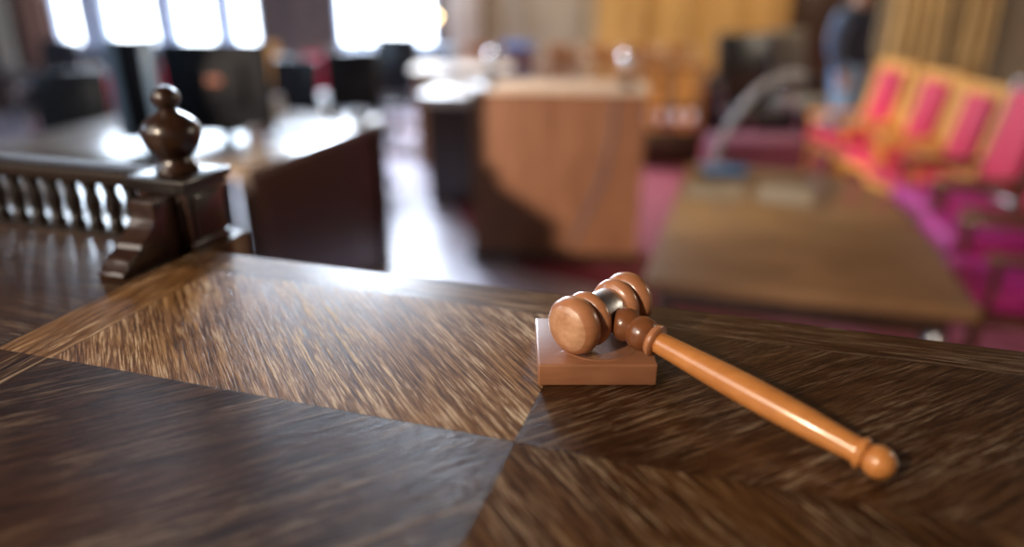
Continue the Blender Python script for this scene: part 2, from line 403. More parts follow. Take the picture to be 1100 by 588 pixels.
# golden part of the rear wall with raised stiles
XB, XD0, XD1 = wx(640), wx(846), wx(944)
struct(MB().box(((XG+XB)/2, WY+0.15, H/2), (XB-XG, 0.3, H)).build('wall_rear_beige', 'beige', smooth=False), label='panelled stretch of rear wall with window glare painted in as grey-beige')  # window glare painted into the colour of this part of the golden wall
struct(MB().box(((XB+XD0)/2, WY+0.15, H/2), (XD0-XB, 0.3, H)).build('wall_rear_gold', 'gold', smooth=False), label='golden oak stretch of rear wall')
struct(MB().box(((XD1+XR)/2, WY+0.15, H/2), (XR-XD1, 0.3, H)).build('wall_rear_right', 'beige', smooth=False), label='beige stretch of rear wall right of the dark doorway')
mb = MB().box(((XD0+XD1)/2, WY+0.15, (2.3+H)/2), (XD1-XD0, 0.3, H-2.3))
struct(mb.build('wall_rear_lintel', 'gold', smooth=False), label='wall over the dark door')
d = struct(MB().box(((XD0+XD1)/2, WY+0.12, 1.15), (XD1-XD0, 0.06, 2.3)).build('door_1', 'darkwood'), label='dark double door')
for q in (-1, 1):
    MB().box(((XD0+XD1)/2+q*0.30, WY+0.08, 1.1), (0.44, 0.03, 1.7), 0.01).build('door_panel', 'darkwood', d)
MB().lathe([(0.025, 0), (0.03, 0.03), (0, 0.05)], 16, Matrix.Translation(((XD0+XD1)/2-0.06, WY+0.08, 1.05)) @ Matrix.Rotation(R(90), 4, 'X')).build('door_handle', 'brass', d)
for k, u in enumerate((560, 620, 688, 740, 790, 842)):
    struct(MB().box((wx(u), WY-0.02, 1.6), (0.10, 0.04, 3.2), 0.01).build('trim_%d' % (k+6), 'gold' if u > 640 else 'beige'), label='raised vertical stile on the panelled wall')  # left stiles share the painted glare tone
struct(MB().box(((XG+XD0)/2, WY-0.03, 0.06), (XD0-XG, 0.06, 0.12), 0.01).build('baseboard_rear', 'darkwood'), label='dark baseboard')
# pilasters
struct(MB().box((wx(499, 10), WY-0.12, H/2), (0.44, 0.24, H-0.01), 0.02).box((wx(499, 10), WY-0.14, 0.1), (0.52, 0.28, 0.2), 0.02).build('column_pilaster', 'cream'), label='cream plaster pilaster right of the window')
# carpet: runs from the bench front past the lectern, leaves the stone aisle bare on the left
mb = MB()
pts = [st(-1.05, 0.9), st(-1.35, 2.0), at(655, 303, 0), at(600, 270, 0), at(500, 215, 0), at(470, 160, 0), at(470, 128, 0), Vector((7.3, 9.6, 0)), Vector((7.3, 0.0, 0))]
pts = [at(655, 312, 0), at(560, 290, 0), at(505, 250, 0), at(478, 205, 0), at(472, 150, 0), at(470, 128, 0), Vector((7.3, 9.6, 0)), Vector((7.3, 0.9, 0)), Vector((1.6, 0.9, 0))]
mb.prism([(p.x, p.y) for p in pts], 0.012)
tag(mb.build('carpet', 'carpet', smooth=False), 'rose red carpet covering the floor right of the pale stone aisle', 'carpet')

def drape(name, label, mat, x0, x1, y, z0, z1, folds, depth=0.05, group=None):
    mb = MB(); nu = folds*8
    mb.grid(lambda u, v: (x0+(x1-x0)*u, y+depth*math.sin(2*PI*folds*u)*(0.7+0.3*(1-v)), z0+(z1-z0)*v), nu, 6)
    o = mb.build(name, mat)
    md = o.modifiers.new('thick', 'SOLIDIFY'); md.thickness = 0.006
    return tag(o, label, 'curtain', group)
drape('window_curtain', 'tan pink curtain hanging left of the leftmost window', 'curtain_tan', wx(33, 20), wx(65, 20), WY-0.26, 0.55, 3.9, 3)
drape('window_curtain', 'narrow cream curtain hanging at the far left wall corner', 'curtain_cream', XL+0.20, wx(31, 20), WY-0.45, 0.35, 3.9, 2)
drape('wall_curtain', 'golden curtain on rear wall behind the red chairs, just right of the dark door', 'curtain_gold', wx(948), wx(1012), WY-0.12, 0.2, 3.9, 5, 0.06)
drape('wall_curtain', 'golden curtain on rear wall at the right picture edge', 'curtain_gold', wx(1024), wx(1062), WY-0.12, 0.2, 3.9, 3, 0.06)
# small lamp at the window
l = thing('wall_lamp', 'small warm-glowing wall lamp beside the right-hand window', 'lamp', (wx(469, 22), WY-0.001, 1.22))
MB().lathe([(0.04, 0), (0.04, 0.012), (0.02, 0.02)], 20, Matrix.Rotation(R(90), 4, 'X')).build('wall_plate', 'brass', l)
MB().tube([(0, -0.01, 0), (0, -0.07, 0.0), (0, -0.10, 0.02)], 0.008).build('arm', 'brass', l)
MB().lathe([(0, 0), (0.02, 0.008), (0.034, 0.035), (0.028, 0.06), (0, 0.075)], 20, Matrix.Translation((0, -0.10, 0.02))).build('bulb', 'bulb', l)

# ------------------------------------------------------------------ JUDGE BENCH
EDGE = 0.252
bench = thing('judge_bench', 'massive dark oak judge bench with diamond-matched veneer top in the foreground', 'bench', st(0, 0, 0), ANG)
mb = MB()
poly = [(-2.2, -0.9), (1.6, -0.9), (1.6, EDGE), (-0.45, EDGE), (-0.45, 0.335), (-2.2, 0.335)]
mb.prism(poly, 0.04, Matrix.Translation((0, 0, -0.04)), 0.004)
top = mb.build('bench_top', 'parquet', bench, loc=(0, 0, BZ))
mb = MB()
mb.prism([(0, 0), (0.0, -0.028), (-0.02, -0.036), (-0.03, -0.05), (-0.04, -0.052), (-0.04, 0)], 2.02, Matrix.Translation((-0.44, EDGE-0.012, BZ-0.0405)) @ Matrix(((0, 0, 1, 0), (1, 0, 0, 0), (0, 1, 0, 0), (0, 0, 0, 1))))
mb.build('edge_moulding', 'bench', bench)
MB().box((-1.325, 0.27, BZ-0.30), (1.73, 0.10, 0.52), 0.004).build('railing_apron', 'bench', bench)
mb = MB(); mb.box((-0.3, EDGE-0.09, BZ/2-0.025), (3.6, 0.04, BZ-0.055))
mb.build('front_panel', 'bench', bench)
for sx in (-2.05, 1.45):
    MB().box((sx, -0.33, BZ/2-0.025), (0.05, 1.0, BZ-0.055), 0.004).build('side_panel', 'bench', bench)

# ---- little gallery railing on the bench
GS, GT = -0.4945, 0.281
po = thing('newel_post', 'small dark oak newel post with turned finial standing on the judge bench edge', 'post', st(GS, GT, BZ), ANG)
mb = MB(); mb.box((0, 0, 0.035), (0.066, 0.064, 0.070), 0.002).box((0, 0, 0.005), (0.071, 0.069, 0.010), 0.002)
mb.build('post_block', 'post', po)
mb = MB(); mb.box((0.008, -0.0335, 0.038), (0.036, 0.004, 0.050), 0.0015).box((0.0345, 0, 0.038), (0.004, 0.046, 0.050), 0.0015); mb.build('raised_panel', 'post', po)
mb = MB(); mb.box((0, 0, 0.0725), (0.074, 0.074, 0.007), 0.002).box((0, 0, 0.0805), (0.084, 0.083, 0.010), 0.003); mb.build('cap', 'rail', po)
fin = [(0.0, 0.0), (0.021, 0.0), (0.022, 0.003), (0.019, 0.007), (0.0165, 0.010), (0.0155, 0.014), (0.0175, 0.017), (0.0215, 0.021),
       (0.0255, 0.027), (0.0283, 0.034), (0.0290, 0.040), (0.0280, 0.046), (0.0240, 0.052), (0.0175, 0.057), (0.0115, 0.060), (0.0085, 0.063), (0.0085, 0.065),
       (0.0105, 0.067), (0.0128, 0.071), (0.0133, 0.075), (0.0120, 0.080), (0.008, 0.084), (0.003, 0.0862), (0, 0.0865)]
fin = [(a*1.13, b*1.12) for a, b in fin]
MB().lathe(fin, 40, Matrix.Translation((0, 0, 0.0855))).build('finial', 'post', po)

rl = thing('bench_railing', 'low dark oak spindle railing along the left far edge of the judge bench', 'railing', st(-0.9, 0.274, BZ), ANG)
xr0, xr1 = -0.80, 0.363           # local s range; right end meets the post
mb = MB(); mb.box(((xr0+xr1)/2, 0, 0.0795), (xr1-xr0, 0.046, 0.011), 0.003).box(((xr0+xr1)/2, 0, 0.071), (xr1-xr0, 0.034, 0.007), 0.002)
mb.build('top_rail', 'railtop', rl)
mb = MB(); mb.box(((xr0+xr1)/2, 0, 0.002), (xr1-xr0, 0.024, 0.004), 0.001); mb.build('bottom_rail', 'rail', rl)
sprof = [(0.0095, 0.0), (0.0095, 0.009), (0.0072, 0.011), (0.0088, 0.014), (0.0070, 0.017), (0.0076, 0.022), (0.0090, 0.031), (0.0095, 0.037), (0.0080, 0.044),
         (0.0070, 0.049), (0.0086, 0.052), (0.0072, 0.054), (0.0095, 0.057), (0.0095, 0.0645)]
sm = None
for k in range(40):
    x = 0.338-k*0.0302
    if x < xr0+0.01: break
    if sm is None: sm = MB().lathe(sprof, 16).build('spindle', 'rail', rl, loc=(x, 0, 0.0035))
    else:
        o = sm.copy(); COL.objects.link(o); o.location = (x, 0, 0.0035)
# scrolled bracket in front of the post: profile in the a-z plane, thickness along b
pr = [(0.0, 0.0), (-0.090, 0.0), (-0.092, 0.004), (-0.088, 0.008), (-0.080, 0.010), (-0.082, 0.014), (-0.077, 0.018), (-0.068, 0.021), (-0.061, 0.023), (-0.059, 0.028),
      (-0.051, 0.033), (-0.042, 0.040), (-0.035, 0.047), (-0.033, 0.054), (-0.035, 0.060), (-0.034, 0.068), (0.0, 0.068)]
mb = MB(); mb.prism(pr, 0.032, Matrix.Translation((-0.012, -0.0355, 0)) @ Matrix(((0, 0, 1, 0), (1, 0, 0, 0), (0, 1, 0, 0), (0, 0, 0, 1))), 0.0007)
mb.build('scroll_bracket', 'post', po)

# ------------------------------------------------------------------ SOUND BLOCK AND GAVEL
blk = thing('sounding_block', 'square reddish-brown wooden sounding block under the gavel head', 'block', (0.0665, 0.5475, BZ))
MB().box((0, 0, 0.0094), (0.0925, 0.0845, 0.0186), 0.0016, seg=3).build('block_body', 'block', blk)
mb = MB(); mb.lathe([(0.0325, 0.0), (0.0325, 0.0004), (0.0318, 0.0008), (0.0308, 0.0004), (0.0, 0.0003)], 64, Matrix.Translation((0.004, -0.004, 0.01855))); mb.build('round_inlay', 'block', blk)

HC = Vector((0.0732, 0.5500, BZ+0.0430)); BC = Vector((0.2326, 0.3929, BZ+0.0112))
zh = (BC-HC).normalized()                                  # handle axis
xh = Vector((0.063, 0.062, 0)); xh = (xh - zh*xh.dot(zh)).normalized(); yh = zh.cross(xh)
Lh = (BC-HC).length
g = thing('gavel', 'wooden gavel with silver band lying across the sounding block, handle on the bench', 'gavel', HC)
RM = Matrix((( zh.x, xh.x, yh.x, 0), (zh.y, xh.y, yh.y, 0), (zh.z, xh.z, yh.z, 0), (0, 0, 0, 1)))   # columns
def axisM(zdir, xdir):
    z = zdir.normalized(); x = (xdir - z*xdir.dot(z)).normalized(); y = z.cross(x)
    return Matrix(((x.x, y.x, z.x, 0), (x.y, y.y, z.y, 0), (x.z, y.z, z.z, 0), (0, 0, 0, 1)))
MH = axisM(xh, zh)
half = [(0.0110, 0.0160), (0.0118, 0.0178), (0.0132, 0.0203), (0.0158, 0.0223), (0.0188, 0.0227), (0.0215, 0.0218), (0.0238, 0.0195), (0.0250, 0.0165),
        (0.0258, 0.0168), (0.0268, 0.0195), (0.0288, 0.0218), (0.0315, 0.0234), (0.0350, 0.0238), (0.0385, 0.0232), (0.0415, 0.0213), (0.0438, 0.0186)]
head = [(r, -z) for z, r in reversed(half)] + [(r, z) for z, r in half]
MB().lathe(head, 56, MH).build('gavel_head', 'gavelhead', g)
for q in (-1, 1):
    MB().lathe([(0.0187, 0.04370*q), (0.0160, 0.0454*q), (0.0120, 0.0470*q), (0.006, 0.0480*q), (0, 0.0483*q)], 48, MH, caps=False).build('striking_face', 'face', g)
MB().lathe([(0.0160, -0.0110), (0.0171, -0.0109), (0.0174, -0.0095), (0.0174, 0.0095), (0.0171, 0.0109), (0.0160, 0.0110)], 56, MH).build('silver_band', 'silver', g)
MZ = axisM(zh, Vector((0, 0, 1)))
MB().lathe([(0.0095, 0.012), (0.0108, 0.0165), (0.0132, 0.020), (0.0140, 0.0240), (0.0132, 0.0285), (0.0112, 0.0315), (0.0108, 0.0325), (0.0128, 0.0345), (0.0140, 0.0390), (0.0136, 0.0440), (0.0118, 0.0480), (0.0098, 0.0500)], 40, MZ).build('turned_collar', 'collar', g)
MB().lathe([(0.0096, 0.0495), (0.0122, 0.0505), (0.0132, 0.0525), (0.0130, 0.0545), (0.0115, 0.0560), (0.0090, 0.0565)], 40, MZ).build('neck_ring', 'gavelhead', g)
e0, e1 = 0.056, Lh-0.0125
hp = []
for i in range(22):
    f = i/21; z = e0+(e1-e0)*f
    r = 0.0086 + 0.0026*math.sin(PI*min(1, (f*1.02))**1.15)
    r = max(r, 0.0083)
    hp.append((r, z))
MB().lathe(hp, 40, MZ).build('handle', 'gavel', g)
z = e1
MB().lathe([(0.0080, z-0.001), (0.0104, z), (0.0111, z+0.0018), (0.0104, z+0.0038), (0.0078, z+0.0046)], 40, MZ).build('end_ring', 'gavel', g)
bb = []
for i in range(15):
    th = R(38)+ (PI-R(38))*i/14
    bb.append((0.0109*math.sin(th), Lh-0.0109*math.cos(th)))
bb[-1] = (0, bb[-1][1])
MB().lathe(bb, 36, MZ).build('end_knob', 'gavel', g)
for c in g.children: c.matrix_parent_inverse = Matrix.Identity(4)

# ------------------------------------------------------------------ CLERK DESK (left)
DZ = 1.0; s1, s0, t0, t1 = -2.03, -3.65, 2.42, 3.88
dk = thing('clerk_desk', 'large reddish-brown desk with glossy pale top left of the aisle', 'desk', st(0, 0, 0), ANG)
MB().box(((s0+s1)/2, (t0+t1)/2, DZ-0.02), (s1-s0, t1-t0, 0.04), 0.004).build('desk_top', 'desktop', dk)
MB().box((s1-0.05, (t0+t1)/2-0.03, (DZ-0.04)/2), (0.03, t1-t0-0.16, DZ-0.045)).build('side_panel', 'desk', dk)
MB().box((s0+0.06, (t0+t1)/2, (DZ-0.04)/2), (0.03, t1-t0-0.12, DZ-0.045)).build('side_panel', 'desk', dk)
MB().box(((s0+s1)/2-0.02, t0+0.06, (DZ-0.04)/2), (s1-s0-0.22, 0.03, DZ-0.045)).build('front_panel', 'desk', dk)
MB().box((s1-0.04, t1-0.07, (DZ-0.04)/2), (0.07, 0.09, DZ-0.045), 0.005).build('corner_post', 'darkwood', dk)
MB().box((s1-0.04, t0+0.07, (DZ-0.04)/2), (0.07, 0.09, DZ-0.045), 0.005).build('corner_post', 'darkwood', dk)
MB().box((s1-0.031, (t0+t1)/2, DZ-0.06), (0.02, t1-t0-0.16, 0.035), 0.003).build('top_moulding', 'desk', dk)
ret = thing('side_table', 'glossy side table seen between the railing spindles', 'table', st(-2.62, 1.92, 0), ANG)
MB().box((0, 0, 0.955), (0.95, 0.90, 0.03), 0.004).build('table_top', 'desktop', ret)
for x in (-0.42, 0.42):
    for y in (-0.40, 0.40): MB().box((x, y, 0.47), (0.05, 0.05, 0.94), 0.004).build('leg', 'desk', ret)
MB().box((0, -0.40, 0.89), (0.79, 0.02, 0.10)).build('apron', 'desk', ret)

def monitor(u, v, width, height, rot, label, back):
    p = at(u, v, DZ)
    m = thing('computer_monitor', label, 'monitor', (p.x, p.y, DZ), rot, None)
    MB().lathe([(0.12, 0), (0.12, 0.008), (0.10, 0.014), (0.03, 0.018), (0, 0.018)], 32).build('stand_base', 'black', m)
    MB().box((0, 0.0, 0.10), (0.06, 0.03, 0.17), 0.008).build('stand_neck', 'black', m)
    zc = 0.09+height/2
    MB().box((0, -0.03, zc), (width, 0.035, height), 0.008).build('housing', 'monitor', m)
    if back:
        MB().box((0, -0.055, zc+0.02), (width*0.55, 0.03, height*0.5), 0.012).build('back_bulge', 'monitor', m)
        MB().box((0.0, -0.0715, zc+0.045), (0.075, 0.003, 0.035), 0.001).build('sticker', 'sticker', m)
    else:
        MB().box((-width/2-0.016, -0.03, zc), (0.05, 0.05, height+0.01), 0.004).build('bezel', 'bluebezel', m)
        MB().box((width/2+0.016, -0.03, zc), (0.05, 0.05, height+0.01), 0.004).build('bezel', 'bluebezel', m)
    MB().box((0, -0.008, zc), (width-0.03, 0.006, height-0.03), 0.001).build('screen', 'screen', m)
    return m
monitor(247, 160, 0.53, 0.44, R(-4), 'black computer monitor seen from behind, reddish sticker on its back', True)
monitor(165, 168, 0.15, 0.47, R(-8), 'narrow dark monitor with blue-grey edges left of the big monitor', False)
# glasses, papers and box on the desk
def tumbler(u, v, label, h=0.11, r=0.033):
    p = at(u, v, DZ)
    t = MB().lathe([(0, 0), (r*0.8, 0), (r*0.85, 0.004), (r, h), (r*0.93, h), (r*0.78, 0.01), (0, 0.01)], 28).build('drinking_glass', 'steel', loc=(p.x, p.y, DZ))
    tag(t, label, 'cup'); return t
tumbler(278, 166, 'shiny metal cup right of the big monitor on the desk', 0.13, 0.055)
tumbler(430, 138, 'shiny round metal cup on the far right corner of the desk', 0.055, 0.06).location = st(-2.13, 3.72, DZ)
tumbler(398, 138, 'low shiny metal bowl beside the cup near the far desk edge', 0.045, 0.07).location = st(-2.34, 3.74, DZ)
for o in list(COL.objects):
    if o.name.startswith('drinking_glass'): o.name = 'metal_cup'
bx = thing('document_box', 'open white cardboard document tray on the far edge of the clerk desk', 'box', st(-2.95, 3.62, DZ), ANG+R(8))
mb = MB(); mb.box((0, 0, 0.004), (0.50, 0.30, 0.008)).box((0, -0.147, 0.06), (0.50, 0.006, 0.105)).box((0, 0.147, 0.06), (0.50, 0.006, 0.105)).box((-0.247, 0, 0.06), (0.006, 0.288, 0.105)).box((0.247, 0, 0.06), (0.006, 0.288, 0.105))
mb.build('tray', 'paper', bx)
for k in range(6):
    p = MB().box((random.uniform(-0.01, 0.01), 0, 0.0125+k*0.014), (0.38, 0.20, 0.012), 0.001).build('paper_stack', 'paper', loc=st(-2.95, 3.62, DZ), rotz=ANG+R(8+random.uniform(-2, 2)))
    tag(p, 'stack of white sheets lying in the white document tray', 'paper', 'paper stacks in the document tray')
lf = MB().box((0, 0, 0.002), (0.30, 0.42, 0.004), 0.001).build('paper_sheet', 'paper', loc=st(-2.35, 3.25, DZ), rotz=ANG+R(20))
tag(lf, 'white paper sheet lying on the clerk desk nearest the aisle', 'paper')
lf.hide_render = False

# ------------------------------------------------------------------ LECTERN (centre)
LY = at(600, 285, 0).y
lec = thing('lectern', 'wide brown wooden lectern with cream top in the middle of the court', 'lectern', (0.31, LY+0.25, 0.012), R(-6))
LH = 1.17; LW = 1.10
MB().box((0, -0.235, LH/2-0.01), (LW, 0.03, LH-0.06), 0.004).build('front_panel', 'lectern', lec)
for q in (-1, 1): MB().box((q*(LW/2-0.018), -0.03, LH/2-0.01), (0.035, 0.38, LH-0.06), 0.004).build('side_panel', 'desk', lec)
MB().box((0, -0.06, LH-0.02), (LW+0.03, 0.38, 0.03), 0.006, ).build('top_board', 'pale', lec)
MB().box((0, -0.225, LH+0.012), (LW*0.72, 0.03, 0.035), 0.005).build('front_ledge', 'pale', lec)
MB().box((0, -0.22, 0.04), (LW+0.04, 0.07, 0.08), 0.006).build('plinth', 'darkwood', lec)
MB().tube([(0.36, -0.255, LH-0.03), (0.35, -0.257, 0.9), (0.30, -0.257, 0.6), (0.22, -0.257, 0.4), (0.12, -0.26, 0.15)], 0.008).build('cable', 'cable', lec)
def mic(loc, label, rot=0):
    m = thing('desk_microphone', label, 'microphone', loc, rot)
    MB().lathe([(0, 0), (0.055, 0), (0.06, 0.012), (0.052, 0.035), (0.02, 0.045), (0, 0.045)], 28).build('microphone_base', 'black', m)
    MB().tube([(0, 0, 0.04), (0, 0.0, 0.09), (0, -0.01, 0.13)], 0.010).build('stem', 'greymetal', m)
    prf = [(0.048*math.sin(PI*i/14), -0.055*math.cos(PI*i/14)) for i in range(15)]; prf[0] = (0, -0.055); prf[-1] = (0, 0.055)
    MB().lathe(prf, 24, Matrix.Translation((0, -0.012, 0.16))).build('microphone_head', 'steel', m)
    return m
for dx, lab in ((-0.42, 'silver-headed microphone on the left end of the lectern top'), (0.42, 'silver-headed microphone on the right end of the lectern top')):
    p = lec.matrix_basis @ Vector((0, 0, 0))
    q = Matrix.Rotation(R(-6), 4, 'Z') @ Vector((dx, -0.12, 0))
    mic((0.31+q.x, LY+0.25+q.y, LH+0.0075), lab)

# side cabinet left of lectern
p = at(512, 226, 0)
cb = thing('side_desk', 'dark side desk with cream top behind the lectern, left of it', 'desk', (p.x-0.02, p.y+0.45, 0.0125), ANG*0.5)
MB().box((0, 0, 0.905), (0.78, 0.80, 0.035), 0.005).build('desk_top', 'pale', cb)
MB().box((0.0, -0.33, 0.44), (0.62, 0.03, 0.88)).build('front_panel', 'darkwood', cb)
for q in (-1, 1): MB().box((q*0.32, 0, 0.44), (0.03, 0.66, 0.88)).build('side_panel', 'darkwood', cb)
MB().box((0, -0.36, 0.86), (0.74, 0.02, 0.05), 0.003).build('top_moulding', 'pale', cb)
p = at(492, 85, 1.0)
cb2 = thing('side_desk', 'farther desk with pale top beneath the cream pilaster', 'desk', (-0.50, 7.75, 0.0125), 0)
MB().box((0, 0, 0.93), (1.0, 0.6, 0.035), 0.005).build('desk_top', 'pale', cb2)
MB().box((0, -0.25, 0.455), (0.9, 0.03, 0.91)).build('front_panel', 'orangewood', cb2)
for q in (-1, 1): MB().box((q*0.43, 0.02, 0.455), (0.03, 0.5, 0.91)).build('side_panel', 'orangewood', cb2)
hp_ = MB().lathe([(0, 0), (0.05, 0), (0.055, 0.01), (0.035, 0.02), (0.012, 0.03), (0.012, 0.10), (0.04, 0.13), (0.055, 0.17), (0.05, 0.20), (0.03, 0.215), (0, 0.22)], 24)
o = hp_.build('table_trophy', 'bluebezel', loc=(-0.62, 7.65, 0.9605)); o.name = 'water_carafe'
tag(o, 'blue-grey carafe on the farther pale desk', 'carafe')

# ------------------------------------------------------------------ RIGHT TABLE
TZ = 0.76
rt = thing('counsel_table', 'long brown oak table right of the lectern, beyond the gavel', 'table', st(0, 0, 0.0), ANG)
MB().prism([(-0.17, 2.25), (0.99, 2.30), (0.955, 3.0), (0.90, 3.75), (0.85, 3.93), (0.76, 4.07), (0.62, 4.17), (0.45, 4.20), (-0.16, 4.20)], 0.045, Matrix.Translation((0, 0, TZ-0.045)), 0.005).build('table_top', 'table', rt)
MB().box((0.41, 2.36, TZ-0.095), (1.0, 0.03, 0.10), 0.003).build('apron', 'darkwood', rt)
MB().box((0.41, 4.08, TZ-0.095), (0.60, 0.03, 0.10), 0.003).build('apron', 'darkwood', rt)
MB().box((-0.11, 3.2, TZ-0.095), (0.03, 1.6, 0.10), 0.003).build('apron', 'darkwood', rt)
MB().box((0.84, 3.1, TZ-0.095), (0.03, 1.4, 0.10), 0.003).build('apron', 'darkwood', rt)
lgp = [(0.03, 0), (0.035, 0.04), (0.022, 0.08), (0.03, 0.2), (0.034, 0.4), (0.025, 0.55), (0.036, 0.6), (0.036, 0.713)]
for x, y in ((-0.09, 2.38), (0.87, 2.42), (-0.09, 4.06), (0.68, 3.95)):
    MB().lathe(lgp, 20, Matrix.Translation((x, y, 0.0125)) @ Matrix.Diagonal((1, 1, 0.985, 1))).build('leg', 'darkwood', rt)
MB().lathe([(0.0, 0), (0.03, 0.0), (0.04, 0.03), (0.04, 0.06), (0.02, 0.09), (0, 0.09)], 20, Matrix.Translation((0.87, 2.33, 0.55))).build('foot_knob', 'greymetal', rt)
for x, r_, w, l_, mt, lab in ((0.02, 4, 0.30, 0.36, 'tan_paper', 'tan paper sheet on the far left end of the oak table beside the microphone'),
                        (0.38, -6, 0.28, 0.34, 'tan_paper', 'tan paper sheet right of the microphone on the oak table')):
    o = MB().box((0, 0, 0.002), (w, l_, 0.004), 0.001).build('paper_sheet', mt, loc=st(x, 3.62, TZ), rotz=ANG+R(r_)); tag(o, lab, 'paper')
p = at(772, 184, TZ)
gm = thing('gooseneck_microphone', 'grey gooseneck microphone with blue-black base on the far end of the oak table', 'microphone', p, 0)
MB().box((0.02, 0, 0.02), (0.26, 0.14, 0.04), 0.012).build('microphone_base', 'bluebase', gm)
MB().box((0.09, 0, 0.046), (0.10, 0.10, 0.012), 0.004).build('switch_panel', 'black', gm)
pts = [(-0.03, 0.0, 0.03), (-0.03, 0.0, 0.10), (0.0, 0, 0.20), (0.055, 0, 0.31), (0.12, 0, 0.41), (0.19, 0, 0.485), (0.26, 0, 0.53), (0.33, 0, 0.548)]
sm_ = []
for i in range(len(pts)-1):
    for k in range(3):
        p0 = Vector(pts[max(i-1, 0)]); p1 = Vector(pts[i]); p2 = Vector(pts[i+1]); p3 = Vector(pts[min(i+2, len(pts)-1)]); t = k/3
        sm_.append(0.5*((2*p1)+(p2-p0)*t+(2*p0-5*p1+4*p2-p3)*t*t+(3*p1-p0-3*p2+p3)*t**3))
sm_.append(Vector(pts[-1]))
MB().tube(sm_, 0.020, 14).build('gooseneck', 'neck', gm)
MB().tube([(0.32, 0, 0.546), (0.35, 0, 0.550), (0.40, 0, 0.545), (0.43, 0, 0.54)], [0.026, 0.034, 0.034, 0.02], 16).build('microphone_capsule', 'neck', gm)

# ------------------------------------------------------------------ CHAIRS
def armchair(label, frame='chairwood', fab='red', back='red', fw=0.055):
    """high-backed armchair, faces local +y"""
    c = thing('armchair', label, 'chair', (0, 0, 0), 0, None)
    MB().box((0, 0.02, 0.425), (0.54, 0.52, 0.11), 0.035, seg=3).build('seat', fab, c)
    MB().box((0, 0.0, 0.345), (0.56, 0.54, 0.06), 0.008).build('seat_frame', frame, c)
    T = Matrix.Translation((0, -0.25, 0.42)) @ Matrix.Rotation(R(10), 4, 'X')
    MB().box((0, 0.015, 0.41), (0.51-2*fw, 0.07, 0.64-(fw-0.055)*1.5), 0.03, T, 3).build('backrest', back, c)
    mb = MB()
    for q in (-1, 1): mb.box((q*(0.2725-fw/2), -0.01, 0.36), (fw, 0.05, 0.86), 0.012, T)
    mb.box((0, -0.01, 0.78-(fw-0.055)), (0.545-2*fw, 0.05, 0.07+(fw-0.055)), 0.012, T).box((0, -0.01, 0.05), (0.435, 0.05, 0.06), 0.012, T)
    mb.build('back_frame', frame, c)
    for q in (-1, 1):
        MB().box((q*0.225, 0.22, 0.1575), (0.05, 0.05, 0.315), 0.006).build('leg', frame, c)
        MB().tube([(q*0.225, -0.32, 0.0), (q*0.235, -0.28, 0.15), (q*0.24, -0.235, 0.36)], [0.024, 0.026, 0.028], 10).build('leg', frame, c)
        MB().tube([(q*0.275, 0.22, 0.33), (q*0.28, 0.20, 0.50), (q*0.285, 0.21, 0.625)], [0.022, 0.018, 0.024], 10).build('arm_post', frame, c)
        MB().box((q*0.285, -0.02, 0.645), (0.065, 0.56, 0.04), 0.015).build('armrest', frame, c)
    return c
def put(c, x, y, ang, label=None):
    c.location = (x, y, 0.017); c.rotation_euler = (0, 0, ang)
    if label: c['label'] = label
    return c
face_left = ANG+R(90)
arm = armchair('x', 'chairwood', 'magenta', 'red')
arm2 = armchair('x', 'goldwood', 'red', 'red', 0.095)
GR = 'red upholstered armchairs on the right'
spots = [(arm, 2.45, 3.30, face_left, 'dark-framed armchair with magenta seat nearest the camera, beside the oak table'),
         (arm, 2.72, 4.04, face_left+R(6), 'dark-framed red armchair, second in the row from the camera'),
         (arm, 2.88, 4.70, face_left+R(14), 'dark-framed red armchair, third in the row from the camera'),
         (arm2, 3.07, 5.47, face_left+R(20), 'golden-framed red armchair, fourth in the row from the camera'),
         (arm2, 3.14, 6.19, face_left+R(24), 'golden-framed red armchair, fifth in the row from the camera'),
         (arm2, 3.12, 6.90, face_left+R(26), 'golden-framed red armchair at the far end of the row, before the standing person')]
used = set()
for (src, x, y, a_, lab) in spots:
    if src.name not in used: c = src; used.add(src.name)
    else: c = copy_tree(src)
    put(c, x, y, a_, lab)['group'] = GR
    if src is arm2: c.scale = (1, 1, 0.90)

# wooden gallery chairs (slatted backs)
def slat_chair(label, mat='orangewood'):
    c = thing('slat_back_chair', label, 'chair', (0, 0, 0))
    MB().box((0, 0, 0.45), (0.44, 0.42, 0.03), 0.008).build('seat', mat, c)
    for q in (-1, 1):
        MB().box((q*0.19, 0.18, 0.2175), (0.035, 0.035, 0.435), 0.004).build('leg', mat, c)
        MB().box((q*0.19, -0.19, 0.2175), (0.035, 0.035, 0.435), 0.004).build('leg', mat, c)
        MB().box((q*0.195, -0.20, 0.715), (0.045, 0.03, 0.50), 0.006).build('back_post', 'pale', c)
    MB().box((0, -0.20, 0.93), (0.345, 0.025, 0.09), 0.006).build('top_rail', mat, c)
    for x in (-0.10, 0.0, 0.10): MB().box((x, -0.20, 0.675), (0.045, 0.014, 0.42), 0.004).build('back_slat', mat, c)
    return c
sc0 = slat_chair('x'); first = True
rows = [(9.5, [512+ i*44 for i in range(6)], 'rear'), (8.55, [560+i*48 for i in range(4)], 'front')]
names = ['leftmost', 'second from left', 'third from left', 'fourth from left', 'fifth from left', 'sixth from left', 'rightmost']
for (yy, us, rn) in rows:
    for i, u in enumerate(us):
        c = sc0 if first else copy_tree(sc0); first = False
        x = (u-550)*yy/826
        nm = names[i] if i < len(us)-1 else 'rightmost'
        put(c, x, yy, R(180)+R(random.uniform(-6, 6)), 'orange-brown slat-back chair, %s in the %s row behind the lectern' % (nm, rn))
        c['group'] = 'slat-back chairs behind the lectern'
